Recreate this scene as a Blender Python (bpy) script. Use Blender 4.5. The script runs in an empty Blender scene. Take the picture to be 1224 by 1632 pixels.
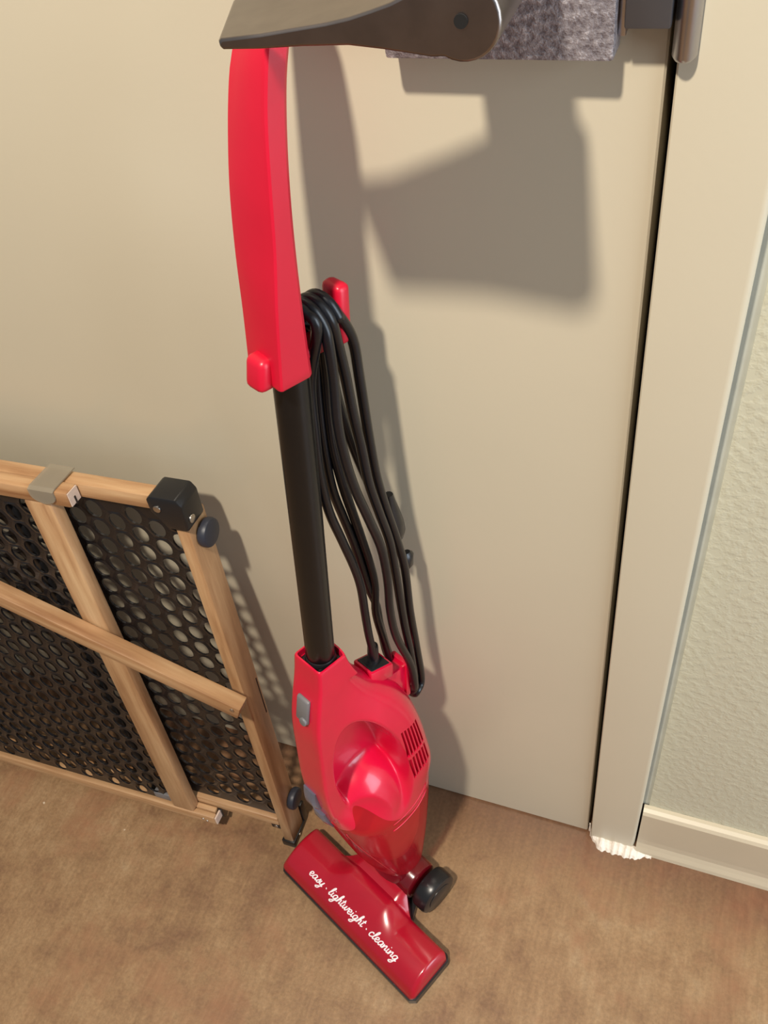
import bpy, bmesh, math, random
from mathutils import Vector, Matrix
random.seed(7)
C = bpy.context.scene.collection
SC = bpy.context.scene

# ------------------------------------------------------------------ camera
cam_d = bpy.data.cameras.new('camera'); cam = bpy.data.objects.new('camera', cam_d); C.objects.link(cam)
XC = Vector((0.93318, 0.33488, -0.13047)); YD = Vector((0.17377, -0.73819, -0.65183)); FW = Vector((-0.31460, 0.58561, -0.74706))
rot = Matrix((XC, -YD, -FW)).transposed()
cam.matrix_world = Matrix.Translation((0.0468, -0.472, 1.2)) @ rot.to_4x4()
cam_d.sensor_fit = 'VERTICAL'; cam_d.sensor_height = 24.0
cam_d.lens = 24.0 * 1420.0 / 1632.0
cam_d.clip_start = 0.02; cam_d.clip_end = 50
SC.camera = cam
# ------------------------------------------------------------------ world, lights, exposure
w = bpy.data.worlds.new('world'); SC.world = w; w.use_nodes = True
bg = w.node_tree.nodes['Background']; bg.inputs[0].default_value = (0.87, 0.93, 1.0, 1); bg.inputs[1].default_value = 0.27
def lamp(name, kind, loc, energy, color, **kw):
    d = bpy.data.lights.new(name, kind); o = bpy.data.objects.new(name, d); C.objects.link(o)
    o.location = loc; d.energy = energy; d.color = color
    for k, v in kw.items():
        setattr(d, k, v)
    return o
lamp('ceiling_lamp', 'POINT', (-0.20, -1.08, 2.62), 246, (1.0, 0.905, 0.77), shadow_soft_size=0.06)
win = lamp('daylight_window', 'AREA', (1.9, -0.62, 1.15), 44, (0.76, 0.88, 1.0), shape='RECTANGLE', size=1.1, size_y=1.9)
win.rotation_euler = (math.radians(90), 0, math.radians(90))
SC.view_settings.view_transform = 'Standard'; SC.view_settings.look = 'None'
SC.view_settings.gamma = 1.0; SC.view_settings.use_curve_mapping = False
SC.view_settings.exposure = 0.0

# ------------------------------------------------------------------ material helpers
def lin(r, g, b):
    f = lambda c: (c/255/12.92) if c/255 <= 0.04045 else ((c/255+0.055)/1.055)**2.4
    return (f(r), f(g), f(b), 1)
def newmat(name):
    m = bpy.data.materials.new(name); m.use_nodes = True
    nt = m.node_tree; return m, nt, nt.nodes['Principled BSDF']
def N(nt, typ, **kw):
    n = nt.nodes.new(typ)
    for k, v in kw.items():
        if isinstance(k, str) and hasattr(n, k): setattr(n, k, v)
    return n
def noise(nt, scale, detail=4, vec=None, rough=0.55):
    n = nt.nodes.new('ShaderNodeTexNoise'); n.inputs['Scale'].default_value = scale
    n.inputs['Detail'].default_value = detail; n.inputs['Roughness'].default_value = rough
    if vec: nt.links.new(vec, n.inputs['Vector'])
    return n
def ramp(nt, fac, stops):
    r = nt.nodes.new('ShaderNodeValToRGB'); e = r.color_ramp.elements
    e[0].position, e[0].color = stops[0]; e[1].position, e[1].color = stops[-1]
    for p, c in stops[1:-1]:
        x = e.new(p); x.color = c
    nt.links.new(fac, r.inputs[0]); return r
def bump(nt, b, h, strength, dist):
    n = nt.nodes.new('ShaderNodeBump'); n.inputs['Strength'].default_value = strength; n.inputs['Distance'].default_value = dist
    nt.links.new(h, n.inputs['Height']); nt.links.new(n.outputs[0], b.inputs['Normal'])
def objvec(nt, scale=(1, 1, 1), rot=(0, 0, 0)):
    t = nt.nodes.new('ShaderNodeTexCoord'); m = nt.nodes.new('ShaderNodeMapping')
    m.inputs['Scale'].default_value = scale; m.inputs['Rotation'].default_value = rot
    nt.links.new(t.outputs['Object'], m.inputs['Vector']); return m.outputs[0]
def simple(name, col, rough=0.4, metal=0.0, var=0.06, vscale=30, bstr=0.0, bscale=400, coat=0.0, spec=0.5):
    m, nt, b = newmat(name)
    v = objvec(nt); n = noise(nt, vscale, 3, v)
    lo = tuple(c*(1-var) for c in col[:3])+(1,); hi = tuple(min(1, c*(1+var)) for c in col[:3])+(1,)
    r = ramp(nt, n.outputs[0], [(0.3, lo), (0.7, hi)])
    nt.links.new(r.outputs[0], b.inputs['Base Color'])
    b.inputs['Roughness'].default_value = rough; b.inputs['Metallic'].default_value = metal
    b.inputs['Coat Weight'].default_value = coat; b.inputs['Coat Roughness'].default_value = 0.08
    b.inputs['Specular IOR Level'].default_value = spec
    if bstr:
        n2 = noise(nt, bscale, 2, v); bump(nt, b, n2.outputs[0], bstr, 0.001)
    return m

DOORP = simple('door_paint', lin(199, 189, 166), 0.30, var=0.02, vscale=4, bstr=0.05, bscale=180)
FRAMEP = simple('frame_paint', lin(199, 189, 166), 0.30, var=0.02, vscale=4, bstr=0.05, bscale=150)
BASEP = simple('baseboard_vinyl', lin(200, 187, 162), 0.42, var=0.03, vscale=8)
CAULK = simple('white_caulk', lin(232, 222, 208), 0.75, var=0.08, vscale=120, bstr=0.5, bscale=500)
DARKGAP = simple('gap_black', lin(14, 11, 9), 0.9)
# textured wall paint (orange peel)
WALLP, nt, b = newmat('wall_orange_peel')
v = objvec(nt); b.inputs['Base Color'].default_value = lin(193, 189, 167); b.inputs['Roughness'].default_value = 0.5
n = noise(nt, 120, 3, v); r = ramp(nt, n.outputs[0], [(0.42, (0, 0, 0, 1)), (0.66, (1, 1, 1, 1))]); bump(nt, b, r.outputs[0], 0.28, 0.0014)
CEILP = simple('ceiling_paint', lin(235, 232, 222), 0.8)
# stained concrete
FLOORM, nt, b = newmat('stained_concrete')
v = objvec(nt)
n1 = noise(nt, 3.1, 7, v, 0.62); n2 = noise(nt, 24, 7, v, 0.72); n3 = noise(nt, 230, 3, v, 0.6)
mx = nt.nodes.new('ShaderNodeMix'); mx.data_type = 'FLOAT'; mx.inputs[0].default_value = 0.54
nt.links.new(n1.outputs[0], mx.inputs[2]); nt.links.new(n2.outputs[0], mx.inputs[3])
r = ramp(nt, mx.outputs[0], [(0.32, lin(115, 81, 59)), (0.43, lin(133, 101, 72)), (0.50, lin(146, 114, 81)), (0.58, lin(156, 125, 91)), (0.70, lin(169, 143, 110))])
r3 = ramp(nt, n3.outputs[0], [(0.3, (0.74, 0.73, 0.72, 1)), (0.7, (1.13, 1.13, 1.13, 1))])
mm = nt.nodes.new('ShaderNodeMix'); mm.data_type = 'RGBA'; mm.blend_type = 'MULTIPLY'; mm.inputs[0].default_value = 0.7
nt.links.new(r.outputs[0], mm.inputs[6]); nt.links.new(r3.outputs[0], mm.inputs[7]); 
# reddish wet-stain band and pale flecks
n4 = noise(nt, 7, 4, v, 0.7); r4 = ramp(nt, n4.outputs[0], [(0.52, (0, 0, 0, 1)), (0.72, (1, 1, 1, 1))])
m2 = nt.nodes.new('ShaderNodeMix'); m2.data_type = 'RGBA'; nt.links.new(r4.outputs[0], m2.inputs[0])
nt.links.new(mm.outputs[2], m2.inputs[6]); m2.inputs[7].default_value = lin(146, 104, 74)
n5 = noise(nt, 52, 2, v, 0.5); r5 = ramp(nt, n5.outputs[0], [(0.775, (0, 0, 0, 1)), (0.80, (1, 1, 1, 1))])
m3 = nt.nodes.new('ShaderNodeMix'); m3.data_type = 'RGBA'; nt.links.new(r5.outputs[0], m3.inputs[0])
nt.links.new(m2.outputs[2], m3.inputs[6]); m3.inputs[7].default_value = lin(205, 185, 160)
# brushed streaks running out from the door, dark stain along the foot of the door and frame
vs = objvec(nt, (150, 16, 16), (0, 0, math.radians(-12))); n6 = noise(nt, 1.0, 4, vs, 0.6); r6 = ramp(nt, n6.outputs[0], [(0.34, (0.86, 0.84, 0.82, 1)), (0.62, (1.05, 1.05, 1.05, 1))])
m4 = nt.nodes.new('ShaderNodeMix'); m4.data_type = 'RGBA'; m4.blend_type = 'MULTIPLY'; m4.inputs[0].default_value = 0.8
nt.links.new(m3.outputs[2], m4.inputs[6]); nt.links.new(r6.outputs[0], m4.inputs[7])
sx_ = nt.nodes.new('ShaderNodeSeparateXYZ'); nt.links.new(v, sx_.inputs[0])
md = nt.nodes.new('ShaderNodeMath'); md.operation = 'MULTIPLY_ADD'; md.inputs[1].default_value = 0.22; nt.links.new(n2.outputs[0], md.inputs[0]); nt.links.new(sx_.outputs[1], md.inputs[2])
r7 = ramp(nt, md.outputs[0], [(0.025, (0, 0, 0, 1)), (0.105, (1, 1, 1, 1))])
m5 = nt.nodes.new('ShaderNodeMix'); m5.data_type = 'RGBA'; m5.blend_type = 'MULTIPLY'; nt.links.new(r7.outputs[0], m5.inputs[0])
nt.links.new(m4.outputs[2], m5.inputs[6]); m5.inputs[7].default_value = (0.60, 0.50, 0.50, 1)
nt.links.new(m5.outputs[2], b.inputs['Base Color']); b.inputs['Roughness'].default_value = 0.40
bump(nt, b, n3.outputs[0], 0.25, 0.0008)
# wood, grain along a chosen local axis
def wood(name, axis, tint=1.0):
    m, nt, b = newmat(name)
    sc = [70, 70, 70]; sc[axis] = 5
    v = objvec(nt, tuple(sc)); n = noise(nt, 1.0, 5, v, 0.6)
    v2 = objvec(nt, tuple(3 if i == axis else 22 for i in range(3))); n2 = noise(nt, 1.0, 3, v2)
    c = lambda r, g, bb: tuple(x*tint for x in lin(r, g, bb)[:3])+(1,)
    r = ramp(nt, n.outputs[0], [(0.30, c(146, 105, 70)), (0.5, c(178, 139, 100)), (0.68, c(197, 162, 122))])
    r2 = ramp(nt, n2.outputs[0], [(0.36, (0.74, 0.64, 0.56, 1)), (0.46, (1, 1, 1, 1))])
    mm = nt.nodes.new('ShaderNodeMix'); mm.data_type = 'RGBA'; mm.blend_type = 'MULTIPLY'; mm.inputs[0].default_value = 0.75
    nt.links.new(r.outputs[0], mm.inputs[6]); nt.links.new(r2.outputs[0], mm.inputs[7])
    nt.links.new(mm.outputs[2], b.inputs['Base Color']); b.inputs['Roughness'].default_value = 0.36
    return m
WOODU = wood('pine_grain_along_rail', 0); WOODV = wood('pine_grain_along_post', 1)
ENDGR = simple('pine_end_grain', lin(205, 182, 165), 0.6, var=0.1, vscale=150)
SLOTM = simple('dark_slot', lin(40, 28, 20), 0.8)
MESHB = simple('black_mesh_plastic', lin(22, 21, 23), 0.30, var=0.1)
BLACKP = simple('black_moulded_plastic', lin(26, 26, 28), 0.30, var=0.08)
BUMPB = simple('dark_rubber', lin(42, 45, 56), 0.45, var=0.12)
SCREWM = simple('screw_steel', lin(190, 185, 178), 0.28, 1.0)
STEEL = simple('satin_steel', lin(176, 176, 182), 0.28, 1.0, var=0.08)
DSTEEL = simple('dark_latch_steel', lin(92, 92, 96), 0.35, 0.6)
PADDLEM = simple('bronze_satin_metal', lin(140, 131, 126), 0.30, 1.0, var=0.10, vscale=60)
HAMMER, nt, b = newmat('hammered_metal_paint')
v = objvec(nt); n = noise(nt, 260, 4, v, 0.65)
r = ramp(nt, n.outputs[0], [(0.35, lin(108, 100, 104)), (0.58, lin(160, 153, 156)), (0.74, lin(222, 216, 218))])
nt.links.new(r.outputs[0], b.inputs['Base Color']); b.inputs['Metallic'].default_value = 0.3; b.inputs['Roughness'].default_value = 0.34
bump(nt, b, n.outputs[0], 0.9, 0.0015)
RED = simple('red_gloss_plastic', lin(206, 11, 54), 0.26, var=0.04, coat=0.3)
REDH = simple('red_handle_plastic', lin(196, 15, 46), 0.36, var=0.03)
REDN = simple('dark_red_nozzle_plastic', lin(166, 12, 36), 0.24, var=0.05, coat=0.35)
REDD = simple('deep_red_neck_plastic', lin(96, 8, 18), 0.2, var=0.05, coat=0.3)
TUBE = simple('black_tube_paint', lin(11, 11, 12), 0.28, var=0.08)
CORDM = simple('black_cord_rubber', lin(11, 12, 18), 0.32, var=0.08)
GREYSW = simple('grey_switch_plastic', lin(112, 110, 112), 0.45)
LATCHM = simple('blue_grey_latch_plastic', lin(112, 118, 138), 0.18, 0.35, var=0.15)
LETTER = simple('white_lettering', lin(246, 236, 238), 0.5, var=0.01)
FILTERM = simple('tan_dust_filter', lin(172, 130, 108), 0.8, var=0.15, vscale=25)
def clearmat(name, tint, mixf, pcol, rough):
    m, nt, b = newmat(name)
    v = objvec(nt); n = noise(nt, 40, 2, v); r = ramp(nt, n.outputs[0], [(0.3, tuple(c*0.94 for c in pcol[:3])+(1,)), (0.7, pcol)])
    nt.links.new(r.outputs[0], b.inputs['Base Color']); b.inputs['Roughness'].default_value = rough
    t = nt.nodes.new('ShaderNodeBsdfTransparent'); t.inputs[0].default_value = tint
    mxs = nt.nodes.new('ShaderNodeMixShader'); mxs.inputs[0].default_value = mixf
    nt.links.new(t.outputs[0], mxs.inputs[1]); nt.links.new(b.outputs[0], mxs.inputs[2])
    nt.links.new(mxs.outputs[0], nt.nodes['Material Output'].inputs[0]); return m
CUPM = clearmat('translucent_red_plastic', (0.88, 0.22, 0.20, 1), 0.50, lin(214, 34, 48), 0.16)
CLIPM = clearmat('clear_plastic_clip', (0.78, 0.75, 0.68, 1), 0.5, lin(170, 160, 142), 0.14)

# ------------------------------------------------------------------ mesh helpers
def obj(name, bm, mat, parent=None, smooth=False, angle=None, recalc=True):
    if recalc: bmesh.ops.recalc_face_normals(bm, faces=bm.faces)
    me = bpy.data.meshes.new(name); bm.to_mesh(me); bm.free()
    for m in (mat if isinstance(mat, (list, tuple)) else [mat]): me.materials.append(m)
    if smooth:
        for p in me.polygons: p.use_smooth = True
        if angle: me.set_sharp_from_angle(angle=math.radians(angle))
    o = bpy.data.objects.new(name, me); C.objects.link(o)
    if parent is not None: o.parent = parent
    return o
def thing(name, label, cat, matrix, group=None):
    o = bpy.data.objects.new(name, None); C.objects.link(o); o.empty_display_size = 0.05
    o.matrix_world = matrix; o['label'] = label; o['category'] = cat
    if group: o['group'] = group
    return o
def struct(o): o['kind'] = 'structure'; return o
def box(bm, lo, hi, bev=0.0, seg=2):
    r = bmesh.ops.create_cube(bm, size=1.0)
    vs = r['verts']
    for v_ in vs:
        v_.co = Vector([(lo[i]+hi[i])/2 + v_.co[i]*(hi[i]-lo[i]) for i in range(3)])
    if bev:
        es = list({e for v_ in vs for e in v_.link_edges})
        bmesh.ops.bevel(bm, geom=es, offset=bev, segments=seg, profile=0.5, affect='EDGES', clamp_overlap=True)
    return bm
def bx(lo, hi, bev=0.0, seg=2): return box(bmesh.new(), lo, hi, bev, seg)
def loft(rings, cap=True, closed=True):
    bm = bmesh.new(); R = [[bm.verts.new(p) for p in r] for r in rings]; n = len(R[0])
    for a, b_ in zip(R, R[1:]):
        for i in range(n if closed else n-1):
            j = (i+1) % n
            try: bm.faces.new((a[i], a[j], b_[j], b_[i]))
            except ValueError: pass
    if cap:
        bm.faces.new(R[0][::-1]); bm.faces.new(R[-1])
    return bm
def tube(bm, pts, rad, seg=8, flat=None):
    pts = [Vector(p) for p in pts]; rings = []
    up = None
    for i, p in enumerate(pts):
        t = (pts[min(i+1, len(pts)-1)] - pts[max(i-1, 0)])
        if t.length < 1e-9: t = Vector((0, 0, 1))
        t.normalize()
        if up is None: up = t.orthogonal().normalized()
        up = (up - t*up.dot(t))
        up = up.normalized() if up.length > 1e-6 else t.orthogonal().normalized()
        s = t.cross(up)
        rr = rad(i/(len(pts)-1)) if callable(rad) else rad
        rings.append([bm.verts.new(p + (up*math.cos(k*2*math.pi/seg) + s*math.sin(k*2*math.pi/seg))*rr) for k in range(seg)])
    for a, b_ in zip(rings, rings[1:]):
        for i in range(seg):
            j = (i+1) % seg; bm.faces.new((a[i], a[j], b_[j], b_[i]))
    bm.faces.new(rings[0][::-1]); bm.faces.new(rings[-1])
def crom(pts, k=6):
    P = [Vector(p) for p in pts]; P = [P[0]*2-P[1]] + P + [P[-1]*2-P[-2]]; out = []
    for i in range(1, len(P)-2):
        for j in range(k):
            t = j/k; a, b_, c, d = P[i-1], P[i], P[i+1], P[i+2]
            out.append(0.5*((2*b_) + (c-a)*t + (2*a-5*b_+4*c-d)*t*t + (3*b_-a-3*c+d)*t**3))
    out.append(P[-2]); return out
def disc(bm, ctr, axis, r, h, seg=20, bev=0.0):
    """short cylinder with rounded rims, centre ctr, along axis"""
    a = Vector(axis).normalized(); u = a.orthogonal().normalized(); s = a.cross(u); c = Vector(ctr)
    prof = [(-h/2, r-bev), (-h/2+bev*0.3, r-bev*0.3), (-h/2+bev, r), (h/2-bev, r), (h/2-bev*0.3, r-bev*0.3), (h/2, r-bev)] if bev else [(-h/2, r), (h/2, r)]
    rings = [[bm.verts.new(c + a*z + (u*math.cos(k*2*math.pi/seg) + s*math.sin(k*2*math.pi/seg))*rr) for k in range(seg)] for z, rr in prof]
    for A, B in zip(rings, rings[1:]):
        for i in range(seg):
            j = (i+1) % seg; bm.faces.new((A[i], A[j], B[j], B[i]))
    bm.faces.new(rings[0][::-1]); bm.faces.new(rings[-1]); return bm
def mdisc(*a, **k): return disc(bmesh.new(), *a, **k)
def interp(tab, x):
    if x <= tab[0][0]: return tab[0][1]
    if x >= tab[-1][0]: return tab[-1][1]
    n = len(tab)
    for i in range(n-1):
        x0, y0 = tab[i]; x1, y1 = tab[i+1]
        if x0 <= x <= x1:
            m = lambda k: (tab[min(k+1, n-1)][1]-tab[max(k-1, 0)][1])/(tab[min(k+1, n-1)][0]-tab[max(k-1, 0)][0])
            h = x1-x0; t = (x-x0)/h
            return y0*(1+2*t)*(1-t)**2 + h*m(i)*t*(1-t)**2 + y1*t*t*(3-2*t) + h*m(i+1)*t*t*(t-1)
def sst(a, b_, x):
    t = max(0, min(1, (x-a)/(b_-a))); return t*t*(3-2*t)

# ------------------------------------------------------------------ the setting
struct(obj('floor', bx((-3.2, -4.2, -0.08), (2.6, 0.10, 0.0)), FLOORM))
door = struct(obj('door_1', bx((-0.914, 0.0, 0.004), (0.0, 0.045, 2.10), 0.0012, 1), DOORP))
jamb = bmesh.new()
# hollow metal frame, right leg: rounded outer edge, chamfered return to the wall
pr = [(0.0052, 0.05), (0.0052, -0.005), (0.0062, -0.006), (0.0565, -0.006)]
for k in range(1, 6):
    a = math.radians(90*k/6); pr.append((0.0565+0.0046*math.sin(a), -0.006+0.0046*(1-math.cos(a))))
pr += [(0.0608, 0.0), (0.0612, 0.05)]
jr = loft([[(x, y, z) for x, y in pr] for z in (0.0, 2.16)])
fr = struct(obj('trim_1', jr, FRAMEP, smooth=True, angle=25))
pl = [(-0.914-x-0.0, y) for x, y in pr]
struct(obj('trim_2', loft([[(x, y, z) for x, y in pl] for z in (0.0, 2.16)]), FRAMEP, smooth=True, angle=25))
struct(obj('trim_3', bx((-0.975, -0.006, 2.104), (0.0605, 0.05, 2.16), 0.002), FRAMEP))
struct(obj('trim_4', bx((-0.975, 0.046, 0.0), (0.06, 0.06, 2.12)), DARKGAP))   # dark stop behind the door
FRAMESHADE = simple('grey_frame_shade', lin(184, 186, 176), 0.6)
shd = obj('shade_strip', bx((0.0600, 0.0115, 0.108), (0.0705, 0.03, 2.16)), FRAMESHADE, fr)  # frame's shade on the wall, put in as a recessed grey strip
struct(obj('wall_right', bx((0.0690, 0.010, 0.0), (2.6, 0.11, 2.9)), WALLP))
struct(obj('wall_left', bx((-3.2, 0.010, 0.0), (-0.9752, 0.11, 2.9)), WALLP))
struct(obj('wall_top', bx((-0.975, 0.012, 2.161), (0.0612, 0.11, 2.9)), WALLP))
def baseboard(x0, x1):
    p = [(0.0098, 0.0), (-0.0100, 0.0), (-0.0085, 0.006), (-0.0055, 0.013), (-0.0030, 0.020), (-0.0022, 0.03), (-0.0022, 0.104), (0.0005, 0.1085), (0.0050, 0.1105), (0.0098, 0.1105)]
    return loft([[(x, y, z) for y, z in p] for x in (x0, x1)])
struct(obj('baseboard_right', baseboard(0.0635, 2.6), BASEP))
struct(obj('baseboard_left', baseboard(-3.2, -0.982), BASEP))
# crumbled white paint along the foot of the frame
cb = bmesh.new(); rings = []
NC = 90
for i in range(NC+1):
    t = i/NC; x = 0.0015 + t*0.083
    out = 0.0165*sst(0, 0.22, t)*(1-0.62*sst(0.62, 1, t)) + 0.0006*random.random() + 0.0010*math.sin(i*0.37) + 0.0007*math.sin(i*0.83+1) + 0.0012
    h = (0.0045 + 0.0005*random.random() + 0.0010*math.sin(i*0.29+2) + 0.0006*math.sin(i*0.71))*(1-0.75*sst(0.6, 0.95, t)) + 0.0015
    y0 = -0.002 if x < 0.058 else -0.004
    if x < 0.004: y0 = 0.004
    h0 = 0.014*(1-sst(0, 0.12, t))
    rings.append([(x, y0, 0.0), (x, y0-out, 0.0), (x, y0-out*0.8, h*0.6), (x, y0-out*0.45, h+h0*0.4), (x, y0-0.002, h+h0), (x, y0, h+h0)])
ck = obj('caulk', loft(rings), CAULK, fr); ck['label'] = 'crumbled white paint along the foot of the door frame'

# ------------------------------------------------------------------ vacuum
WX = Vector((0.9102, -0.4141, 0)); BK = Vector((0.4141, 0.9102, 0)); P0 = Vector((-0.2685, -0.2177, 0))
MV = Matrix((WX, BK, Vector((0, 0, 1)))).transposed().to_4x4(); MV.translation = P0
TH = 0.15963; ST, CT = math.sin(TH), math.cos(TH)
def B(w_, d, s): return (w_, 0.011 + d*CT + s*ST, -d*ST + s*CT)
vac = thing('stick_vacuum', 'red upright stick vacuum with black tube and coiled black cord leaning on the beige door', 'vacuum cleaner', MV)

# --- floor nozzle: a height field with a hood rising to the neck
WC, WH = 0.004, 0.1195
prof = [(0.0, 0.014), (0.002, 0.020), (0.008, 0.029), (0.018, 0.0365), (0.030, 0.0405), (0.042, 0.0415), (0.053, 0.0395), (0.0625, 0.035), (0.066, 0.030)]
def hood(w_): return 1 - sst(0.030, 0.062, abs(w_-0.003))
def noz(w_, b_):
    z = interp(prof, b_)
    e = (abs(w_-WC))/WH
    z = 0.014 + (z-0.014)*(1-max(0, (e-0.93)/0.07)**2.6*0.5)
    hh = hood(w_)
    if hh > 0:
        z += hh*0.016*sst(0.020, 0.080, b_)
    return z
def bmax(w_):
    e = abs(w_-WC)/WH
    r = 0.066 - 0.004*max(0, (e-0.95)/0.05)**2
    return r + 0.020*hood(w_)
def bmin(w_):
    e = abs(w_-WC)/WH
    return 0.006*max(0, (e-0.95)/0.05)**2.5
bm = bmesh.new(); cols = []; NW, NB = 240, 40
for i in range(NW+1):
    t = -1+2*i/NW; w_ = WC + WH*math.copysign(1-(1-abs(t))**1.25, t)
    lo, hi = bmin(w_), bmax(w_); col = [bm.verts.new((w_, lo, 0.012))]
    for j in range(NB+1):
        q = j/NB; b_ = lo+(hi-lo)*q
        col.append(bm.verts.new((w_, b_, noz(w_, min(b_, 0.066) if hood(w_) == 0 else b_))))
    col.append(bm.verts.new((w_, hi, 0.012))); cols.append(col)
for a, b_ in zip(cols, cols[1:]):
    for j in range(len(a)-1): bm.faces.new((a[j], a[j+1], b_[j+1], b_[j]))
for c_ in (cols[0], cols[-1]): bm.faces.new(c_)
nozzle = obj('nozzle', bm, REDN, vac, True, 50)
nozzle['label'] = 'dark red floor nozzle with white script lettering'
# black skirt under it
outl = [(WC-WH-0.002, 0.004), (WC-WH+0.004, -0.002), (WC+WH-0.004, -0.002), (WC+WH+0.0025, 0.004), (WC+WH+0.0025, 0.063), (WC+WH-0.004, 0.0685), (0.060, 0.0685), (0.050, 0.088), (-0.045, 0.088), (-0.054, 0.0685), (WC-WH+0.004, 0.0685), (WC-WH-0.002, 0.063)]
obj('nozzle_skirt', loft([[(x, y, z) for x, y in outl] for z in (0.0008, 0.0130)]), BLACKP, vac)
# neck: swivel drum and spout
bm = bmesh.new(); disc(bm, (0.002, 0.106, 0.038), (1, 0, 0), 0.026, 0.084, 28, 0.004)
obj('neck', bm, REDD, vac, True, 40)
bm = loft([[( 0.002+0.032*math.cos(a)*k, 0.094+0.018*math.sin(a)*k, z) for a in [i*2*math.pi/20 for i in range(20)]] for z, k in ((0.04, 1.0), (0.07, 0.9), (0.10, 0.7), (0.115, 0.45))])
obj('spout', bm, REDD, vac, True, 40)
for s_ in (1, -1):
    bm = mdisc((0.0590*s_, 0.111, 0.029), (1, 0, 0), 0.0288, 0.023, 36, 0.005)
    wl = obj('wheel', bm, BLACKP, vac, True, 40)
    obj('hub_cap', mdisc((0.0707*s_, 0.111, 0.029), (1, 0, 0), 0.0185, 0.0012, 28, 0.0004), BLACKP, wl, True, 40)

# --- lettering: strokes laid on the nozzle
GL = {
 'e': (0.62, [[(0, .42), (.28, .48), (.46, .72), (.34, .98), (.12, .90), (.05, .45), (.2, .05), (.42, .06), (.62, .3)]]),
 'a': (0.72, [[(.56, .85), (.34, 1.0), (.1, .72), (.08, .2), (.26, .02), (.48, .35), (.58, .95), (.54, .3), (.62, .03), (.74, .2)]]),
 's': (0.58, [[(.05, .1), (.3, .6), (.42, 1.0), (.5, .55), (.46, .12), (.25, .0), (.1, .12)], [(.46, .12), (.6, .25)]]),
 'y': (0.70, [[(.1, .95), (.1, .35), (.25, .08), (.45, .4), (.58, .98), (.5, .2), (.35, -.6), (.1, -.85), (-.1, -.7), (.2, -.4), (.7, .1)]]),
 'l': (0.42, [[(.0, .2), (.25, 1.0), (.36, 1.75), (.26, 1.9), (.14, 1.5), (.1, .3), (.2, .02), (.42, .2)]]),
 'i': (0.36, [[(.1, .95), (.09, .3), (.18, .03), (.36, .22)], [(.17, 1.42), (.2, 1.5)]]),
 'g': (0.74, [[(.56, .85), (.34, 1.0), (.1, .72), (.08, .25), (.26, .05), (.48, .4), (.58, .95), (.5, .0), (.38, -.65), (.12, -.85), (-.04, -.68), (.25, -.35), (.74, .15)]]),
 'h': (0.68, [[(.0, .2), (.24, 1.1), (.34, 1.75), (.24, 1.9), (.14, 1.5), (.08, .02), (.22, .7), (.42, .98), (.5, .6), (.48, .1), (.68, .2)]]),
 't': (0.44, [[(.26, 1.6), (.16, .8), (.12, .25), (.22, .02), (.44, .22)], [(-.02, 1.12), (.44, 1.2)]]),
 'w': (0.95, [[(.06, .95), (.08, .3), (.2, .03), (.38, .35), (.46, .9), (.46, .3), (.58, .03), (.76, .4), (.82, .98), (.98, .85)]]),
 'c': (0.60, [[(.5, .78), (.36, 1.0), (.12, .75), (.08, .25), (.26, .0), (.60, .22)]]),
 'n': (0.72, [[(.06, .95), (.08, .02), (.22, .7), (.42, .98), (.5, .6), (.5, .12), (.72, .2)]]),
 '.': (0.62, [[(.28, .42), (.33, .5)]]), ' ': (0.30, []),
}
txt = 'easy . lightweight . cleaning'
tot = sum(GL[c][0] for c in txt); W0, W1 = -0.074, 0.0835; sx = (W1-W0)/tot; xh = 0.0056; base_b = 0.0165
x = W0
for word in ('easy', '.', 'lightweight', '.', 'cleaning'):
    bm = bmesh.new()
    for ch in word:
        adv, strokes = GL[ch]
        for st in strokes:
            P = crom([(p[0], p[1], 0) for p in st], 5) if len(st) > 2 else [Vector((p[0], p[1], 0)) for p in st]
            pts = []
            for p in P:
                ww = x + (p.x + 0.18*p.y)*sx; bb = base_b + p.y*xh
                pts.append((ww, bb, noz(ww, bb) + 0.00005))
            tube(bm, pts, 0.00120 if word == '.' else 0.00082, 6)
        x += adv*sx
    x += GL[' '][0]*sx
    obj('lettering', bm, LETTER, nozzle, True)['label'] = 'white script lettering'

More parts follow.
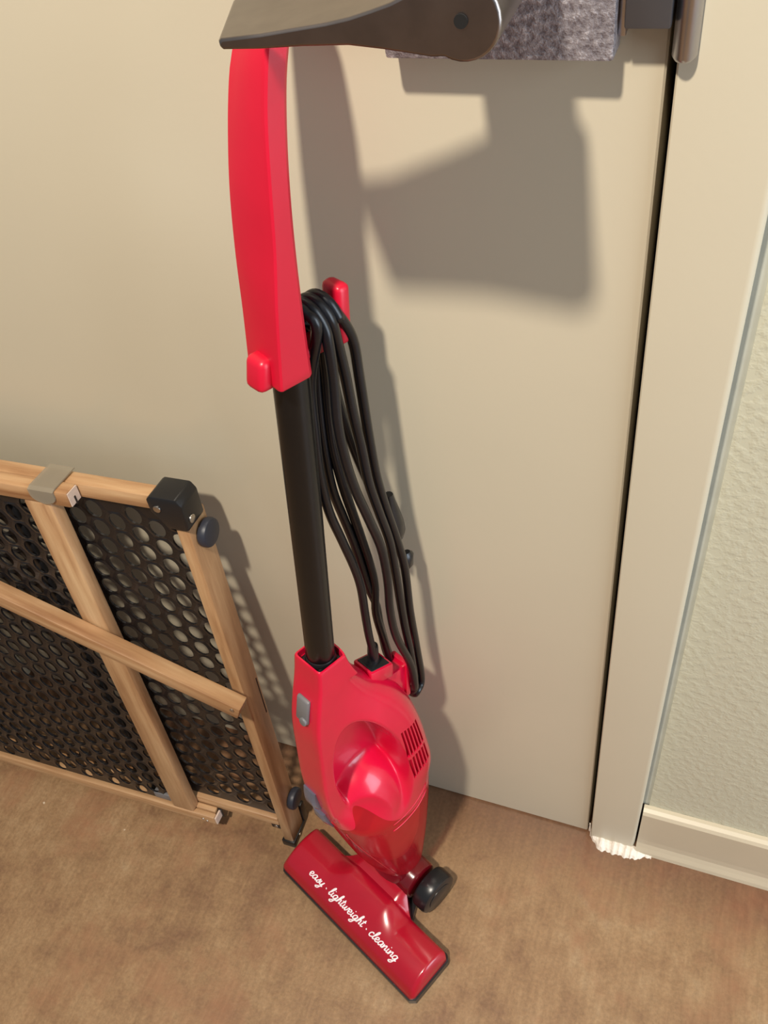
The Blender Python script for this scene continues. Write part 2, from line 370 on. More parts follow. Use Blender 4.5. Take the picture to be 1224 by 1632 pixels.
# --- hand unit body (w, d, s) lofted along the tube axis
DF = [(.035, .080), (.06, .064), (.10, .045), (.15, .026), (.20, .011), (.25, -.003), (.285, -.0125), (.31, -.018), (.34, -.0235), (.37, -.0265), (.42, -.0275), (.47, -.0275), (.50, -.024), (.53, -.0188), (.555, -.0165)]
DR = [(.035, .114), (.06, .117), (.15, .121), (.22, .1235), (.27, .1235), (.31, .120), (.345, .114), (.375, .108), (.405, .100), (.43, .0905), (.45, .080), (.47, .064), (.485, .050), (.50, .040), (.52, .0285), (.54, .0205), (.555, .0165)]
WM = [(.035, .024), (.06, .030), (.10, .036), (.15, .0415), (.20, .0445), (.25, .046), (.30, .0455), (.34, .043), (.38, .040), (.42, .0355), (.45, .030), (.48, .024), (.51, .020), (.555, .0175)]
def side(d, s, right=True, fade=1.0):
    df, dr, wm = interp(DF, s), interp(DR, s), interp(WM, s)
    q = max(0, min(1, (d-df)/(dr-df)))
    wf = interp([(.28, .017), (.31, .0185), (.45, .0195), (.52, .0185), (.555, .0172)], s)
    # upper: flat strip then swelling, rounded at the rear
    up = wf + (wm-wf)*sst(0.016, 0.075, d-df)
    rr = max(0.004, min(0.030, (dr-df)*0.36)) if s < 0.52 else 0.004
    x_ = (d-(dr-rr))/rr
    if x_ > 0: up *= math.sqrt(max(0, 1-min(1, x_)**2.4))
    lo = wm*max(0, 1-abs(2*q-1)**2.4)**(1/2.4)
    t = sst(0.265, 0.325, s)
    v_ = up*t + lo*(1-t)
    # grip recess
    ca, cb_ = d-0.0285, s-0.362
    L = math.hypot(.040, .187); maj = (ca*.040 - cb_*.187)/L; mnr = (ca*.187 + cb_*.040)/L
    ell = math.hypot(mnr/0.0370, maj/0.098)
    if right:
        r2 = ((d-0.037)/0.056)**2 + ((s-0.270)/0.080)**2
        dome = 0.0465*math.sqrt(max(0, 1-r2)) - 0.002
        fl_ = -0.013 + 0.004*max(0, mnr/0.0385)
        k = 0.014; hmx = max(dome, fl_) + (max(0, k-abs(dome-fl_))**2)/(4*k)
        t_ = (1-sst(0.87, 1.0, ell))*fade
        return v_ + (min(hmx, v_)-v_)*t_
    return max(0.0, v_)
NP = 150
CUT = 0.272
HQ = [(0.0, .010), (.080, .012), (.110, .019), (.155, .039), (.19, .044), (.24, .034), (.32, .008), (.45, -.010), (.57, -.016), (.80, -.012), (1.0, -.010)]
def ring(sg):
    """cross-section; sg is the height along the body, bent near CUT so that the cup seam follows its curve"""
    g = 1 - sst(0.0, 0.085, abs(sg-CUT)); fd = sst(CUT, CUT+0.014, sg)
    out = []
    def at(q_, off=0.0):
        s = sg + g*interp(HQ, q_)
        df, dr = interp(DF, s), interp(DR, s)
        k_ = kk if q_ > 0 else 0
        return df + k_ + (dr-df-k_)*q_ + off, s
    kk = 0.0; d0, s0 = at(0); kk = 0.0030*sst(0.002, 0.010, side(d0+1e-6, s0)); wf = side(d0+1e-6, s0)
    R_, L_ = [], []
    if wf > 0.004: cap_ = [(0.0, wf*0.5), (0.0, wf-0.0034), (0.0006, wf-0.0013), (0.0016, wf-0.0004)]
    else: cap_ = [(0.0, wf*0.3), (0.0, wf*0.6), (0.0, wf*0.8), (0.0, wf*0.95)]
    for o_, w_ in cap_: R_.append((w_, d0+o_, s0)); L_.append((-w_, d0+o_, s0))
    for i in range(1, NP):
        q_ = i/NP; q_ = q_*0.80 + 0.20*(1-math.cos(math.pi*q_))/2
        d, s = at(q_)
        R_.append((side(d, s, True, fd), d, s)); L_.append((-side(d, s, False), d, s))
    d1, s1 = at(1.0)
    return [B(*p) for p in [(0, d0, s0)] + R_ + [(0, d1, s1)] + L_[::-1]]
def srange(a, b_, st):
    n_ = max(1, round((b_-a)/st)); return [a+(b_-a)*i/n_ for i in range(n_+1)]
r1 = ring(CUT); c1 = Vector(B(0.004, 0.055, CUT+0.004))
rings = [[tuple(c1 + (Vector(p)-c1)*k_) for p in r1] for k_ in (0.02, 0.4, 0.8)] + [ring(s) for s in srange(CUT, 0.553, 0.0020)]
# rounded rim and recessed mouth for the tube collar
def inset(r, k, s):
    return [B(w_*k, (d)*k, s) for w_, d in r]
top = [(w_, d) for w_, d in [(0, 0)]]
r0 = ring(0.553)
ctr = Vector(B(0, 0, 0.553)); tdir = Vector((0, ST, CT))
rings.append([tuple(ctr + (Vector(p)-ctr)*0.97 + tdir*0.0015) for p in r0])
rings.append([tuple(ctr + (Vector(p)-ctr)*0.88 + tdir*0.0016) for p in r0])
rings.append([tuple(ctr + (Vector(p)-ctr)*0.85 - tdir*0.0010) for p in r0])
rings.append([tuple(ctr + (Vector(p)-ctr)*0.84 - tdir*0.0050) for p in r0])
body_bm = loft(rings)
# ease the crease between the grip recess and the dome
sel = []; NRING = len(r1); body_bm.verts.index_update()
for v_ in body_bm.verts:
    y_, z_ = v_.co.y-0.011, v_.co.z; d = y_*CT - z_*ST; s = y_*ST + z_*CT
    ca, cb_ = d-0.0285, s-0.362; L = math.hypot(.040, .187); maj = (ca*.040 - cb_*.187)/L; mnr = (ca*.187 + cb_*.040)/L
    if v_.co.x > -0.0150 and math.hypot(mnr/0.0370, maj/0.098) < 1.06 and v_.index >= 6*NRING and d > interp(DF, s)+0.004: sel.append(v_)
for _ in range(10): bmesh.ops.smooth_vert(body_bm, verts=sel, factor=0.5, use_axis_x=True, use_axis_y=True, use_axis_z=True)
bmesh.ops.recalc_face_normals(body_bm, faces=body_bm.faces)
# vent slots are cut with a boolean
cut = bmesh.new()
def vpt(a, c_):   # a 0..1 along d, c_ 0..1 down
    dt0, dt1 = 0.0600, 0.0865; db0, db1 = 0.0730, 0.1000
    st0, st1 = 0.4060, 0.4020; sb0, sb1 = 0.3150, 0.3270
    d = (dt0+(dt1-dt0)*a)*(1-c_) + (db0+(db1-db0)*a)*c_
    s = (st0+(st1-st0)*a)*(1-c_) + (sb0+(sb1-sb0)*a)*c_
    return d, s
for row in ((0.0, 0.53), (0.585, 1.0)):
    for k in range(6):
        a = (k+0.5)/6; hw = 0.052
        q = [vpt(a-hw, row[0]), vpt(a+hw, row[0]), vpt(a+hw, row[1]), vpt(a-hw, row[1])]
        for sgn in (1,):
            dm = sum(p[0] for p in q)/4; sm = sum(p[1] for p in q)/4
            wmin = min(side(p[0], p[1]) for p in q) - 0.0035
            A = [cut.verts.new(B(wmin, d, s)) for d, s in q]; Bv = [cut.verts.new(B(0.06, d, s)) for d, s in q]
            cut.faces.new(A[::-1]); cut.faces.new(Bv)
            for i in range(4): cut.faces.new((A[i], A[(i+1) % 4], Bv[(i+1) % 4], Bv[i]))
bmesh.ops.recalc_face_normals(cut, faces=cut.faces)
body = obj('body', body_bm, RED, vac, True, 40)
cutme = bpy.data.meshes.new('cut'); cut.to_mesh(cutme); cut.free(); cuto = bpy.data.objects.new('cut', cutme); C.objects.link(cuto); cuto.parent = vac
mod = body.modifiers.new('b', 'BOOLEAN'); mod.operation = 'DIFFERENCE'; mod.object = cuto; mod.solver = 'EXACT'
bpy.context.view_layer.update()
dg = bpy.context.evaluated_depsgraph_get(); nm = bpy.data.meshes.new_from_object(body.evaluated_get(dg))
body.modifiers.clear(); body.data = nm; bpy.data.objects.remove(cuto)
for p in nm.polygons: p.use_smooth = True
nm.set_sharp_from_angle(angle=math.radians(38))
# translucent dust cup below, with the tan filter seen inside
cup = obj('dust_cup', loft([ring(s) for s in srange(0.035, CUT, 0.004)], cap=False), CUPM, vac, True, None, False)
cup['label'] = 'translucent red dust cup'
fl = bmesh.new()
fr_ = []
for s, k in ((0.09, .35), (0.12, .7), (0.16, .86), (0.20, .88), (0.236, .86)):
    df, dr, wm = interp(DF, s), interp(DR, s), interp(WM, s); c_ = (df+dr)/2; h = (dr-df)/2
    fr_.append([B(wm*k*math.cos(a), c_+h*k*math.sin(a), s) for a in [i*2*math.pi/28 for i in range(28)]])
obj('dust_filter', loft(fr_), FILTERM, vac, True, 40)
# raised lines on the cup and side
def surf(d, s, off=0.0): return B(side(d, s)+off, d, s)
bm = bmesh.new(); tube(bm, [surf(0.040+0.058*t, 0.2485+0.012*t*t, 0.0002) for t in [i/16 for i in range(17)]], 0.0007, 6)
obj('cup_ridge', bm, RED, vac, True)
bm = bmesh.new(); tube(bm, [surf(0.040+0.058*t, 0.262+0.012*t*t, 0.0002) for t in [i/16 for i in range(17)]], 0.0004, 6)
obj('cup_ridge', bm, RED, vac, True)
# cup lip (folded lower edge)
bm = bmesh.new(); tube(bm, [surf(interp(DF, s)+0.003+0.010*sst(.27, .12, s), s, 0.0002) for s in [0.268-0.0075*i for i in range(23)]], 0.0008, 6)
obj('cup_lip', bm, REDN, vac, True)
# collar, tube
ctop = B(0, 0, 0.5515)
bm = bx((-0.0146, -0.0146, 0.540), (0.0146, 0.0146, 0.5485), 0.002)
for v_ in bm.verts: v_.co = Vector(B(v_.co.x, v_.co.y, v_.co.z))
obj('tube_collar', bm, BLACKP, vac)
bm = bmesh.new(); disc(bm, (0, 0, 0), (0, 0, 1), 0.0140, 0.010, 24, 0.003)
for v_ in bm.verts: v_.co = Vector(B(v_.co.x, v_.co.y, v_.co.z+0.551))
obj('collar_ring', bm, BLACKP, vac, True, 40)
bm = bmesh.new(); tube(bm, [B(0, 0, s) for s in (0.545, 0.65, 0.75, 0.86)], 0.0128, 28)
obj('tube', bm, TUBE, vac, True, 40)
# handle grip
HL = [(.845, -.0190), (.887, -.0177), (.9285, -.0171), (.9655, -.015), (.9986, -.0105), (1.0229, -.0055), (1.0328, -.0021), (1.055, .0070), (1.080, .0170)]
HWR = [(.845, 1), (1.036, 1), (1.055, .80), (1.078, .35)]
HR = [(.845, -.0230), (.903, -.0200), (.941, -.0168), (.976, -.0154), (1.008, -.0135), (1.0255, -.011), (1.0406, -.0077), (1.055, -.0010), (1.080, .0110)]
HB = [(.845, .0042), (.876, .0021), (.915, .0002), (.954, -.0006), (.988, .0003), (1.019, .0031), (1.0376, .0069), (1.055, .0140), (1.080, .0240)]
def hring(s, k=1.0):
    a, c_, b_ = interp(HL, s), interp(HR, s), interp(HB, s)
    P = [(-.0205, (a+b_)/2), (-.0203, a+.0024), (-.0188, a+.0003), (-.0110, a-.0010), (.0150, c_-.0002), (.0172, c_+.0003), (.0182, c_+.0016), (.0183, b_-.0025), (.0165, b_+.0004), (0, b_+.003), (-.0165, b_+.0012), (-.0203, b_-.0018)]
    m = (a+b_)/2
    kr = interp(HWR, s)
    return [B(w_*k*(kr if w_ > 0 else 1), m+(d-m)*k, s) for w_, d in P]
rings = [hring(0.8475, 0.93), hring(0.8485, 0.985), hring(0.850)] + [hring(s) for s in srange(0.854, 1.068, 0.006)] + [hring(1.071, .95), hring(1.074, .82), hring(1.076, .55)]
obj('handle', loft(rings), REDH, vac, True, 32)['label'] = 'curved red handle grip'
# cord hooks
bm = bx((-0.0060, -0.0300, 0.8450), (0.0120, -0.0140, 0.8680), 0.0050, 4)
for v_ in bm.verts: v_.co = Vector(B(v_.co.x-0.003, v_.co.y + (v_.co.z-0.857)*0.15, v_.co.z))
obj('release_tab', bm, REDH, vac, True, 40)
bm = bx((-0.0085, 0.0000, 0.852), (0.0085, 0.0400, 0.8620), 0.003, 2)
box(bm, (-0.0090, 0.0375, 0.8495), (0.0090, 0.0490, 0.8930), 0.0042, 3)
for v_ in bm.verts: v_.co = Vector(B(v_.co.x, v_.co.y, v_.co.z))
obj('upper_cord_hook', bm, REDH, vac, True, 40)
bm = bx((-0.0095, 0.0600, 0.4150), (0.0095, 0.1010, 0.4570), 0.003, 2)
box(bm, (-0.0120, 0.0960, 0.4080), (0.0120, 0.1030, 0.4600), 0.002, 2)
for v_ in bm.verts:
    y = v_.co.y; v_.co = Vector(B(v_.co.x, y, v_.co.z - (y-0.05)*0.15 + 0.006))
obj('lower_cord_hook', bm, RED, vac, True, 40)
# switch and latch
bm = bx((-0.0080, -0.0035, -0.0150), (0.0080, 0.0012, 0.0150), 0.0022, 2)
for v_ in bm.verts:
    s = 0.498 + v_.co.z; v_.co = Vector(B(v_.co.x-0.0005, interp(DF, s)+v_.co.y, s))
sw = obj('power_switch', bm, GREYSW, vac, True, 40); sw['label'] = 'grey slide switch'
bm = mdisc((0, 0, 0), (0, 1, 0), 0.0045, 0.003, 16, 0.001)
for v_ in bm.verts:
    s = 0.4868 + v_.co.z; v_.co = Vector(B(v_.co.x+0.0028, interp(DF, s)-0.0038+v_.co.y, s))
obj('switch_thumb', bm, GREYSW, sw, True, 40)
for (s0, s1, o0, o1) in ((0.353, 0.320, 0.004, 0.0085), (0.302, 0.264, 0.0075, 0.003)):
    rings = []
    for i in range(9):
        t = i/8; s = s0+(s1-s0)*t; d = interp(DF, s); h = (o0+(o1-o0)*t)*(0.35+0.65*math.sin(math.pi*(0.08+0.84*t)))
        rings.append([B(w_-0.0065, d+o_, s) for w_, o_ in ((-0.0095, 0.003), (-0.0098, -h*0.7), (-0.0065, -h), (0.0040, -h), (0.0072, -h*0.6), (0.0076, 0.003))])
    l_ = obj('cup_latch', loft(rings), LATCHM, vac, True, 35); l_['label'] = 'shiny blue-grey latch'
# cord socket
bm = bx((-0.0125, -0.0150, -0.012), (0.0125, 0.0150, 0.008), 0.002)
for v_ in bm.verts: v_.co = Vector(B(v_.co.x, 0.0625+v_.co.y, 0.478+v_.co.z - v_.co.y*0.35))
obj('cord_socket', bm, RED, vac, True, 35)
bm = bx((-0.0100, -0.0120, 0.006), (0.0100, 0.0120, 0.0092), 0.001)
for v_ in bm.verts: v_.co = Vector(B(v_.co.x, 0.0625+v_.co.y, 0.478+v_.co.z - v_.co.y*0.35))
obj('socket_plate', bm, BLACKP, vac)

# --- power cord: one continuous run wound between the two hooks, in (w, d, s)
top1 = (0.0, 0.0085, 0.8700)
def over(d): return [(0.0140, d+0.001, 0.8760), (0.0085, d-0.002, 0.8865), (0.0, d-0.005, 0.8900), (-0.0080, d-0.007, 0.8840), (-0.0125, d-0.006, 0.8720)]
def under(d, s): return [(-0.013, d-0.003, s+0.030), (-0.012, d, s+0.010), (-0.006, d+0.002, s), (0.004, d+0.002, s), (0.011, d, s+0.012)]
SA=[(0.016,0.0147,0.8828),(0.016,0.0204,0.8633),(0.016,0.0227,0.8343),(0.016,0.0234,0.7995),(0.016,0.0285,0.7641),(0.016,0.037,0.7289),(0.016,0.0492,0.6913),(0.016,0.0619,0.6504),(0.016,0.0683,0.6079),(0.016,0.0707,0.5654),(0.016,0.0781,0.5227),(0.016,0.0966,0.4667),(0.016,0.1036,0.4262)]
SB=[(0.012,0.0234,0.8766),(0.012,0.032,0.8545),(0.012,0.0367,0.8298),(0.012,0.0416,0.7968),(0.012,0.0481,0.7627),(0.012,0.0545,0.7235),(0.012,0.0641,0.6873),(0.012,0.0752,0.6474),(0.012,0.0815,0.6082),(0.012,0.0876,0.5626),(0.012,0.0936,0.5212),(0.012,0.1015,0.475),(0.012,0.1078,0.4227)]
SC=[(0.008,0.0324,0.8806),(0.008,0.0428,0.8647),(0.008,0.0496,0.8468),(0.008,0.0536,0.8154),(0.008,0.0597,0.7662),(0.008,0.0663,0.7218),(0.008,0.0755,0.683),(0.008,0.0886,0.6353),(0.008,0.0981,0.5928),(0.008,0.1049,0.5309),(0.008,0.1145,0.4682),(0.008,0.1225,0.4094)]
SD=[(-0.008,0.0312,0.8623),(-0.008,0.0355,0.8319),(-0.008,0.036,0.7944),(-0.008,0.0377,0.7604),(-0.008,0.042,0.7326),(-0.008,0.0474,0.7053),(-0.008,0.0557,0.6716),(-0.008,0.069,0.6163),(-0.008,0.0756,0.578),(-0.008,0.0758,0.5386),(-0.008,0.0856,0.4882),(-0.008,0.0949,0.4427)]
SE=[(-0.012,0.0316,0.8586),(-0.012,0.0313,0.8128),(-0.012,0.0316,0.7808),(-0.012,0.0335,0.7482),(-0.012,0.0381,0.7115),(-0.012,0.047,0.6778),(-0.012,0.0569,0.6411),(-0.012,0.0645,0.607),(-0.012,0.0726,0.5704),(-0.012,0.0806,0.5425),(-0.012,0.0842,0.5134),(-0.012,0.0919,0.4629)]
SF=[(0.002,0.0145,0.8319),(0.002,0.0141,0.7884),(0.002,0.0153,0.7494),(0.002,0.0211,0.7094),(0.002,0.0321,0.671),(0.002,0.043,0.633),(0.002,0.0496,0.6022),(0.002,0.053,0.5654),(0.002,0.0562,0.5338),(0.002,0.0604,0.5034)]
SG=[(0.006,0.0572,0.6767),(0.006,0.0542,0.6492),(0.006,0.0474,0.6167),(0.006,0.0471,0.5906),(0.006,0.0506,0.5564),(0.006,0.0561,0.5108)]
H1 = [(-0.017, 0.031, 0.84), (-0.018, 0.038, 0.79), (-0.018, 0.047, 0.74), (-0.018, 0.060, 0.68), (-0.018, 0.074, 0.62), (-0.018, 0.082, 0.56), (-0.017, 0.090, 0.50), (-0.015, 0.099, 0.45)]
H2 = [(-0.012, 0.042, 0.85), (-0.012, 0.048, 0.80), (-0.011, 0.059, 0.75), (-0.010, 0.074, 0.70), (-0.009, 0.084, 0.672)]
path = [(0.0, 0.0615, 0.484)] + SF[::-1] + over(0.0125) + SE + under(0.1075, 0.400) + SA[:0:-1] + over(0.0185)[0:] + SD + under(0.1085, 0.396) + SB[:0:-1] + over(0.0250) + H1 + under(0.1125, 0.388) + SC[::-1] + over(0.0315) + H2
bm = bmesh.new(); cp = crom([B(*p) for p in path], 5); tube(bm, cp, 0.0039, 10)
cord = obj('power_cord', bm, CORDM, vac, True); cord['label'] = 'black power cord wound between two hooks'
bm = bmesh.new(); tube(bm, [B(0, 0.0625, s) for s in (0.484, 0.4855, 0.494, 0.508, 0.5105)], lambda t: 0.0062-0.0012*t, 12)
obj('strain_relief', bm, BLACKP, cord, True, 40)
# plug tucked behind the strands
rings = []
for s, a, b_ in ((0.676, .0040, .0036), (0.668, .0052, .0046), (0.655, .0080, .0060), (0.640, .0105, .0075), (0.628, .0110, .0080), (0.620, .0070, .0060)):
    rings.append([B(-0.006+b_*math.cos(k*math.pi/6), 0.0935+(0.676-s)*0.14+a*math.sin(k*math.pi/6), s) for k in range(12)])
plug = obj('plug', loft(rings), BLACKP, cord, True, 40)
bm = bmesh.new()
for off in (-0.005, 0.005):
    box(bm, (-0.0085, 0.0985+off-0.0008, 0.600), (-0.0025, 0.0985+off+0.0008, 0.622))
for v_ in bm.verts: v_.co = Vector(B(v_.co.x, v_.co.y, v_.co.z))
obj('plug_prong', bm, SCREWM, plug)
rings = []
for s, k in ((0.604, .5), (0.600, 1), (0.588, 1), (0.583, .5)):
    rings.append([B(0.002+0.0055*k*math.cos(a), 0.1065+0.0075*k*math.sin(a), s) for a in [i*math.pi/6 for i in range(12)]])
obj('cord_clip', loft(rings), BLACKP, cord, True, 40)

# ------------------------------------------------------------------ folding safety gate, local (u along rails, v up the posts, n to the room)
GE = Vector((0.9997, 0.0199, 0.0136)); GV = Vector((-0.0160, 0.1280, 0.9916)); GN = Vector((0.0180, -0.9916, 0.1283))
MG = Matrix((GE, GV, GN)).transposed().to_4x4(); MG.translation = Vector((-0.3730, -0.1343, 0.0))
gate = thing('safety_gate', 'wooden baby gate with black plastic mesh, leaning on the door beside the vacuum', 'baby gate', MG)
UL = -0.66          # far end of the rear panel, out of frame
q = 0.0175
def gpart(name, lo, hi, mat, bev=0.0022, parent=gate): return obj(name, bx(lo, hi, bev, 2), mat, parent, True, 30)
gpart('post', (-0.0155, 0.003, -0.0333), (0.0, 0.6020, 0.0), WOODV, 0.003)
gpart('post', (UL-0.0155, -0.008, -0.0333), (UL, 0.6200, 0.0), WOODV, 0.003)
gpart('top_rail', (UL, 0.6145, -0.0169), (-0.0140, 0.6318, 0.0), WOODU)
gpart('bottom_rail', (UL, 0.0460, -0.0169), (-0.0150, 0.0634, 0.0), WOODU)
FU0 = -0.86
gpart('top_rail', (FU0, 0.6154, 0.0006), (-0.1120, 0.6333, q), WOODU)
br = gpart('bottom_rail', (FU0, 0.0330, 0.0088), (-0.1060, 0.0500, q), WOODU)
gpart('bottom_rail', (-0.40, 0.0350, 0.0006), (-0.1085, 0.0515, 0.0080), WOODU, 0.0015)
fp = gpart('post', (-0.1705, 0.0495, 0.0010), (-0.1370, 0.6160, q-0.0005), WOODV, 0.004)
gpart('post', (FU0-0.02, 0.02, 0.0010), (FU0, 0.6330, q), WOODV, 0.003)
obj('rail_end', bx((-0.1060, 0.0345, 0.0015), (-0.1035, 0.0490, q-0.001), 0.0006), ENDGR, gate)
obj('end_cap', bx((-0.1075, 0.0318, 0.0005), (-0.1015, 0.0500, 0.0030), 0.0006), BLACKP, gate)
obj('rail_end', bx((-0.1122, 0.6166, 0.0018), (-0.1112, 0.6323, q-0.0012), 0.0003), ENDGR, gate)
obj('mesh_slot', bx((-0.1120, 0.6152, 0.0078), (-0.1109, 0.6245, 0.0100)), SLOTM, gate)
for u_ in (-0.1240, -0.1185):
    obj('screw', mdisc((u_, 0.0405-(u_+0.121)*0.5, q+0.0004), (0, 0, 1), 0.0019, 0.0016, 12, 0.0005), SCREWM, br, True, 40)
# diagonal brace
a0 = Vector((0.0180, 0.3600, 0)); a1 = Vector((-0.2550, 0.4700, 0)); d_ = (a1-a0).normalized(); far = a0 + d_*0.62; pn = Vector((-d_.y, d_.x, 0))
bm = bmesh.new(); L_ = 0.62
box(bm, (0, -0.0098, 0), (L_, 0.0098, 0.0190), 0.0020, 2)
brace = bpy.data.objects
bo = obj('brace_bar', bm, WOODU, gate, True, 30)
MB_ = Matrix((d_, Vector((-pn.x, -pn.y, 0)) if pn.y < 0 else pn, Vector((0, 0, 1)))).transposed().to_4x4()
if MB_.determinant() < 0: MB_ = Matrix((d_, -pn, Vector((0, 0, 1)))).transposed().to_4x4()
MB_.translation = (0.0155, 0.3600, q+0.0005); bo.matrix_local = MB_
obj('screw', mdisc((0.0085, 0.0035, 0.0193), (0, 0, 1), 0.0027, 0.0012, 14, 0.0004), SCREWM, bo, True, 40)
# plastic mesh sheets with oval holes
def mesh_sheet(u0, u1, v0, v1, n0, n1, ou, ov, mv=0.005):
    bm = bmesh.new(); DU, DV = 0.0229, 0.0256; K = 18; rx, ry = 0.0092, 0.0109
    hexd = []
    i0 = int((u0-ou)/DU)-1; i1 = int((u1-ou)/DU)+1
    def cl(u, v_): return (min(max(u, u0), u1), min(max(v_, v0), v1))
    for i in range(i0, i1+1):
        for j in range(int((v0-ov)/DV)-2, int((v1-ov)/DV)+2):
            cu = ou + i*DU; cv = ov + j*DV + (DV/2 if i % 2 else 0)
            if not (u0-0.016 < cu < u1+0.016 and v0-0.016 < cv < v1+0.016): continue
            solid = not (v0+mv < cv-ry and cv+ry < v1-mv)
            inn = []; outr = []
            hv = [(DU*2/3*math.cos(a*math.pi/3), DV/math.sqrt(3)*math.sin(a*math.pi/3)) for a in range(6)]
            for k in range(K):
                a = 2*math.pi*k/K
                inn.append((cu+rx*math.cos(a), cv+ry*math.sin(a)))
                seg = k*6/K; s0 = int(seg) % 6; f = seg-int(seg); p, r_ = hv[s0], hv[(s0+1) % 6]
                outr.append((cu+p[0]*(1-f)+r_[0]*f, cv+p[1]*(1-f)+r_[1]*f))
            inn = [cl(*p) for p in inn]; outr = [cl(*p) for p in outr]
            fi = [bm.verts.new((p[0], p[1], n1)) for p in inn]; fo = [bm.verts.new((p[0], p[1], n1-0.0007)) for p in outr]
            bi = [bm.verts.new((p[0], p[1], n0)) for p in inn]; bo_ = [bm.verts.new((p[0], p[1], n0)) for p in outr]
            if solid:
                try: bm.faces.new(fo)
                except ValueError: pass
                continue
            for k in range(K):
                l = (k+1) % K
                for quad in ((fo[k], fo[l], fi[l], fi[k]), (fi[k], fi[l], bi[l], bi[k]), (bi[k], bi[l], bo_[l], bo_[k])):
                    try: bm.faces.new(quad)
                    except ValueError: pass
    bmesh.ops.remove_doubles(bm, verts=bm.verts, dist=1e-5)
    bmesh.ops.dissolve_degenerate(bm, edges=bm.edges, dist=1e-6)
    return bm
obj('mesh_panel', mesh_sheet(UL, -0.0150, 0.0580, 0.6200, -0.0088, -0.0066, -0.0426, 0.5306), MESHB, gate)
obj('mesh_panel', mesh_sheet(FU0, -0.1680, 0.0440, 0.6200, 0.0080, 0.0102, -0.1760, 0.5230), MESHB, gate)
st_ = gpart('mesh_edge_strip', (-0.2230, 0.0520, -0.0010), (-0.2040, 0.6160, 0.0030), BLACKP, 0.001)
obj('strip_clip', bx((-0.2020, 0.0500, 0.0020), (-0.1740, 0.0640, 0.0110), 0.002), GREYSW, gate, True, 30)
# corner bracket
bm = bmesh.new()
pl_ = [(-0.0400, 0.6010), (-0.0240, 0.5960), (0.0012, 0.5960), (0.0030, 0.6000), (0.0030, 0.6260), (-0.0030, 0.6350), (-0.0360, 0.6350), (-0.0440, 0.6300), (-0.0460, 0.6120)]
pl_ = [(-0.0335, 0.6135), (-0.0250, 0.6100), (-0.0205, 0.5960), (0.0010, 0.5960), (0.0030, 0.5985), (0.0030, 0.6270), (-0.0020, 0.6345), (-0.0300, 0.6345), (-0.0345, 0.6300)]
brk = loft([[(u_, v_, n_) for u_, v_ in pl_] for n_ in (-0.0270, 0.0035)])
bmesh.ops.bevel(brk, geom=list(brk.edges), offset=0.002, segments=2, profile=0.5, affect='EDGES')
bk_ = obj('corner_bracket', brk, BLACKP, gate, True, 40); bk_['label'] = 'black plastic corner bracket'
obj('screw', mdisc((-0.0245, 0.6205, 0.0040), (0, 0, 1), 0.0040, 0.0016, 16, 0.0006), SCREWM, bk_, True, 40)
obj('pin', mdisc((0.0034, 0.6060, -0.0060), (1, 0, 0), 0.0045, 0.0016, 16, 0.0006), SCREWM, bk_, True, 40)
# rubber bumpers on the side of the post, foot cap
for v_, n_ in ((0.5760, -0.0200), (0.0890, -0.0230)):
    obj('bumper', mdisc((0.0050, v_, n_), (1, 0, 0), 0.0150, 0.0100, 24, 0.003), BUMPB, gate, True, 40)
bm = bx((-0.0175, -0.0015, -0.0355), (0.0020, 0.0120, 0.0020), 0.001)
box(bm, (-0.0130, -0.0010, -0.0440), (0.0018, 0.0480, -0.0330), 0.002)
fc = obj('foot_cap', bm, BLACKP, gate, True, 40)
obj('screw', mdisc((0.0022, 0.0080, -0.0150), (1, 0, 0), 0.0025, 0.0012, 12, 0.0004), SCREWM, fc, True, 40)
sb = obj('stop_block', bx((-0.0300, 0.0330, -0.0140), (-0.0140, 0.0465, -0.0020), 0.002), BLACKP, gate, True, 30)
obj('screw', mdisc((-0.0220, 0.0395, -0.0018), (0, 0, 1), 0.0028, 0.0012, 12, 0.0004), SCREWM, sb, True, 40)
obj('side_slot', bx((-0.0010, 0.2720, -0.0290), (0.00015, 0.3380, -0.0272)), SLOTM, gate)
# clear clip wrapped over both top rails
bm = bmesh.new(); rr = []
for i in range(13):
    t = i/12
    if t < 0.45:
        n_ = -0.0180 + (q+0.0180)*t/0.45; v_ = 0.6350
    else:
        k = (t-0.45)/0.55; n_ = q + 0.0008; v_ = 0.6350 - 0.0175*k
    hw = 0.0145 if t < 0.7 else 0.0145*math.sqrt(max(0.02, 1-((t-0.7)/0.3)**2))
    rr.append((n_, v_, hw, t))
rings = []
for n_, v_, hw, t in rr:
    if t < 0.45: rings.append([(-0.1400-hw, v_-0.0010, n_), (-0.1400+hw, v_-0.0010, n_), (-0.1400+hw, v_+0.0004, n_), (-0.1400-hw, v_+0.0004, n_)])
    else: rings.append([(-0.1400-hw, v_, n_-0.0004), (-0.1400+hw, v_, n_-0.0004), (-0.1400+hw, v_+0.0002, n_+0.0012), (-0.1400-hw, v_+0.0002, n_+0.0012)])
rc = obj('rail_clip', loft(rings), CLIPM, gate); rc['label'] = 'clear plastic clip over the top rails'

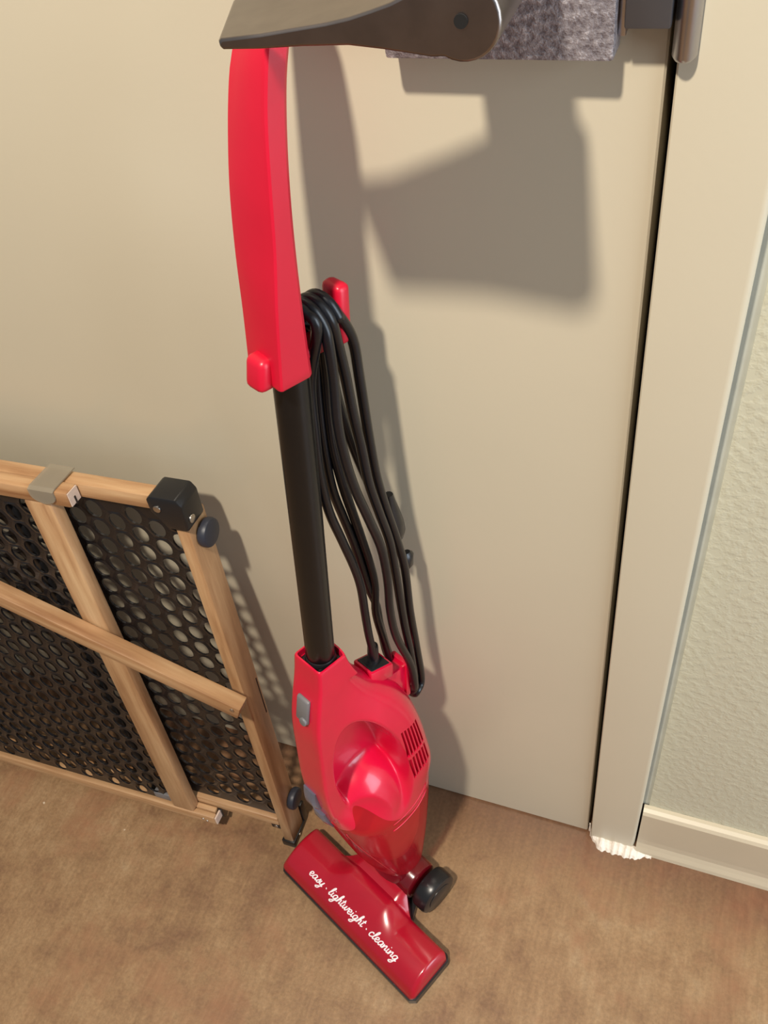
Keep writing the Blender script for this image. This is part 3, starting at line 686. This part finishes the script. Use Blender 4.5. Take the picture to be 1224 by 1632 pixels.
# ------------------------------------------------------------------ exit device on the door
MD = Matrix.Translation((-0.085, 0.0, 1.0))
dev = thing('exit_device', 'metal paddle exit device mounted on the beige door above the vacuum', 'door hardware', MD)
def D_(x, y, z): return (x+0.085, y, z-1.0)
obj('housing', bx(D_(-0.1430, -0.0185, 1.0035), D_(-0.0235, 0.0, 1.16), 0.0022), HAMMER, dev, True, 30)['label'] = 'hammered silver housing plate'
obj('latch_plate', bx(D_(-0.0235, -0.0120, 1.0130), D_(-0.0195, 0.0, 1.14), 0.001), STEEL, dev, True, 30)
obj('latch_bolt', bx(D_(-0.0200, -0.0160, 1.0180), D_(0.0015, 0.0, 1.10), 0.001), DSTEEL, dev, True, 30)
# push paddle: profile in x-z, extruded towards the door
cx_, cz_, R_ = -0.0636, 1.0664, 0.0155
lower = [(-0.0765, 1.0527), (-0.0860, 1.0540), (-0.0967, 1.0554), (-0.1113, 1.0568), (-0.1323, 1.0562), (-0.1514, 1.0550), (-0.1690, 1.0546)]
upper = [(-0.1706, 1.0560), (-0.1704, 1.0582), (-0.1690, 1.0592), (-0.1500, 1.0612), (-0.1305, 1.0640), (-0.1200, 1.0655), (-0.1094, 1.0676), (-0.1000, 1.0702), (-0.0917, 1.0727), (-0.0800, 1.0775), (-0.0720, 1.0797)]
arc = [(cx_+R_*math.cos(math.radians(a)), cz_+R_*math.sin(math.radians(a))) for a in range(120, -121, -12)]
poly = lower + upper + arc
def pring(y, k=0.0):
    out = []
    for x_, z_ in poly:
        f = max(0, min(1, (-0.095-x_)/0.075)); yy = y if y < -0.1 else -0.0865 + 0.0135*max(0, min(1, (x_+0.155)/0.06)); out.append(D_(x_ - f*0.016*(yy+0.13)/0.05, yy, z_))
    return out
def shrink(r, a): 
    c_ = (cx_+0.085-0.02, None, cz_-1.0)
    return r
front = loft([[(p[0]*1.0, p[1], p[2]) for p in pring(y)] for y in (-0.130, -0.0865)])
pad = obj('push_paddle', front, PADDLEM, dev, True, 30)
bv = pad.modifiers.new('bevel', 'BEVEL'); bv.width = 0.0012; bv.segments = 2; bv.limit_method = 'ANGLE'; bv.angle_limit = math.radians(50)
bm = bmesh.new(); disc(bm, D_(cx_, -0.1050, cz_), (0, 1, 0), R_*0.985, 0.048, 40)
obj('pivot_hub', bm, STEEL, dev, True, 40)
obj('paddle_arm', bx(D_(-0.1010, -0.0880, 1.0560), D_(-0.0540, -0.0150, 1.0800), 0.002), PADDLEM, dev, True, 30)
obj('pivot_hole', mdisc(D_(cx_, -0.1302, cz_), (0, 1, 0), 0.0027, 0.0012, 20), DARKGAP, dev)
# strike on the frame
bm = bmesh.new()
rings = []
for z in (1.0015, 1.0035, 1.12, 1.14):
    k = 0.8 if z in (1.0015, 1.14) else 1.0
    rings.append([(0.0085+0.0062*k*math.cos(a), -0.0065-0.0085*k*max(0, math.sin(a))-(0 if math.sin(a) > 0 else 0), z) for a in [math.pi*i/14 for i in range(15)]])
stk = obj('door_strike', loft(rings), STEEL, None, True, 40)
stk['label'] = 'rounded steel strike on the door frame beside the latch'; stk['category'] = 'door hardware'
